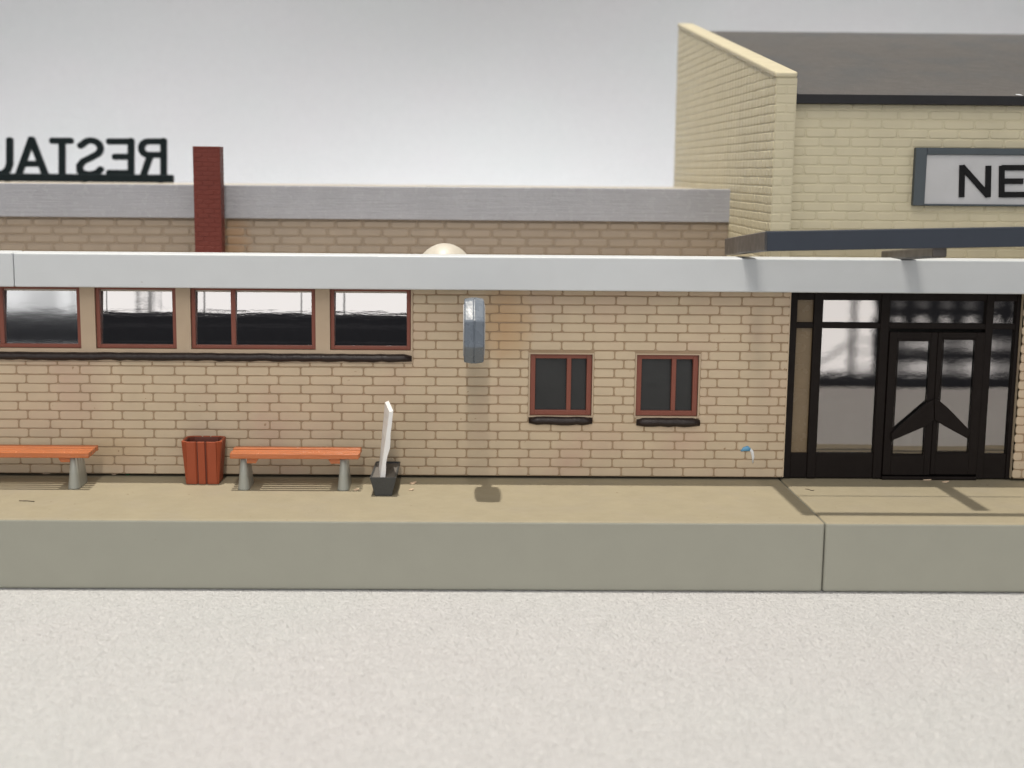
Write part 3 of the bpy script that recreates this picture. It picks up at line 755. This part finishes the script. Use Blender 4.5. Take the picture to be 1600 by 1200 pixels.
V = [[bm.verts.new(p) for p in r] for r in (bt, tp, ti, td)]
for P, Q in zip(V, V[1:]):
    for i in range(4): bm.faces.new((P[i], P[(i + 1) % 4], Q[(i + 1) % 4], Q[i]))
bm.faces.new(V[0]); 
es = [e for e in bm.edges if len(e.link_faces) == 2]
bmesh.ops.bevel(bm, geom=es, offset=.008, segments=2, affect='EDGES')
obj('trough', bm, M['planter'], pt)
bm = bmesh.new()
n = 10; g = [[None] * (n + 1) for _ in range(n + 1)]
for i in range(n + 1):
    for k in range(n + 1):
        p = td[0].lerp(td[1], i / n).lerp(td[3].lerp(td[2], i / n), k / n); g[i][k] = bm.verts.new(p + Vector((0, 0, .012 + random.uniform(-.006, .012))))
for i in range(n):
    for k in range(n): bm.faces.new((g[i][k], g[i + 1][k], g[i + 1][k + 1], g[i][k + 1]))
obj('filling', bm, M['soil'], pt, smooth=True)
# board
bf, bb = yf_ + .06, -.42
f_tl, f_tr, f_bl, f_br = at(608.5, 644, bf), at(614.5, 642, bf), at(594, 744, bf), at(602, 744, bf)
b_tl, b_bl = at(601.5, 628, bb), at(592, 723, bb)
dT = f_tr - f_tl; dB = f_br - f_bl
zlow = zt_p - .03
f_bl.z = f_br.z = b_bl.z = zlow
bm = bmesh.new()
# front profile with a broken notch in its right edge
m_ = 9
Lf = [f_bl.lerp(f_tl, i / m_) for i in range(m_ + 1)]
notch = [0, .0, -.012, -.004, .012, .008, 0, 0, 0, 0]
Rf = [f_br.lerp(f_tr, i / m_) + Vector((notch[i] * 1.2 + random.uniform(-.003, .003), 0, 0)) for i in range(m_ + 1)]
Lb = [b_bl.lerp(b_tl, i / m_) + Vector((random.uniform(-.003, .003), 0, 0)) for i in range(m_ + 1)]
Rb = [b_bl.lerp(b_tl, i / m_) + dB.lerp(dT, i / m_) * 1.02 for i in range(m_ + 1)]
S_ = [[bm.verts.new(p) for p in r] for r in (Lf, Rf, Rb, Lb)]
for a in range(4):
    b = (a + 1) % 4
    for i in range(m_): bm.faces.new((S_[a][i], S_[b][i], S_[b][i + 1], S_[a][i + 1]))
bm.faces.new([s_[0] for s_ in S_]); bm.faces.new([s_[-1] for s_ in S_])
o = obj('board', bm, M['board']); tag(o, 'thin white board standing upright and slightly tilted in the charcoal planter', 'board')

# ------------------------------------------------------------------ crumbs, thread and paint left by the builder
def flake(px, py, lx, ly, lz, rot, label, m_='flake', cat='flake', name='wood_flake', z=0):
    c = atz(px, py, z); bm = bmesh.new(); n = 9; pts = []
    for k in range(n):
        a = 2 * math.pi * k / n; r = random.uniform(.75, 1.1); xx, yy = lx * r * math.cos(a), ly * r * math.sin(a)
        pts.append(Vector((c.x + xx * math.cos(rot) - yy * math.sin(rot), c.y + xx * math.sin(rot) + yy * math.cos(rot), z + .002 + max(0, xx / lx) * lz * .6)))
    prism(bm, pts, (0, 0, lz * .5)); return tag(obj(name, bm, M[m_]), label, cat)
flake(645, 756, .055, .05, .03, .3, 'pale wood flake on the platform right of the planter, nearer the wall')
flake(643, 766, .04, .03, .025, -.2, 'small pale wood flake on the platform right of the planter, nearer the platform edge')
flake(557, 766, .05, .03, .02, .6, 'pale crumb under the right end of the bench by the planter')
flake(76, 740, .09, .05, .05, .2, 'pale shaving at the foot of the wall under the left bench')
flake(180, 742, .06, .05, .04, -.4, 'pale shaving at the foot of the wall between left bench and bin')
flake(200, 742.5, .045, .03, .03, 0, 'tiny green flock tuft at the foot of the wall', 'green', 'tuft', 'flock_tuft')
flake(1450, 750, .09, .04, .025, .1, 'brownish flake on the threshold of the double door', 'flake')
flake(1477, 753.5, .06, .03, .02, 0, 'pale flake on the platform just right of the door threshold')
bm = bmesh.new(); tube(bm, [atz(px, py, 0) + Vector((0, 0, .008)) for px, py in ((30, 783), (36, 783.4), (42, 783.2), (48, 783.9), (54, 784.2))], .006, 6)
tag(obj('thread', bm, M['thread']), 'short dark fibre lying on the tan platform below the left bench', 'thread')
bm = bmesh.new(); tube(bm, [atz(px, py, 0) + Vector((0, 0, .006)) for px, py in ((1258, 764.5), (1263, 765), (1268, 767), (1272, 766.5))], .005, 6)
tag(obj('thread', bm, M['thread']), 'tiny curled fibre on the platform in front of the left sidelight', 'thread')
wp = at(1595, 145, YH - .1)
bm = bmesh.new(); tube(bm, [(wp.x - .05, YH - .02, ze1 + .03), (wp.x, YH - .04, ze1 + .022), (wp.x + .05, YH - .05, ze1 + .012)], [.006, .014, .006], 6)
tag(obj('glue_flake', bm, M['whitep']), 'tiny white flake on the grey hall roof just above the black eave', 'flake')
ps = thing('paint_fleck', 'small blue and white paint fleck on the bricks left of the entrance', 'paint fleck', at(1168, 710, 0))
bm = bmesh.new(); tube(bm, [at(px, py, -.035) for px, py in ((1158, 705), (1163, 702), (1168, 701), (1173, 703))], [.01, .035, .045, .02], 8)
for v_ in bm.verts: v_.co.y = -.02 + (v_.co.y + .035) * .35
obj('blue_dab', bm, M['blue'], ps, smooth=True)
bm = bmesh.new(); tube(bm, [at(px, py, -.035) for px, py in ((1172, 702), (1175.5, 706), (1177, 714), (1176.5, 724))], [.02, .025, .022, .008], 8)
for v_ in bm.verts: v_.co.y = -.02 + (v_.co.y + .035) * .35
obj('white_dab', bm, M['whitep'], ps, smooth=True)
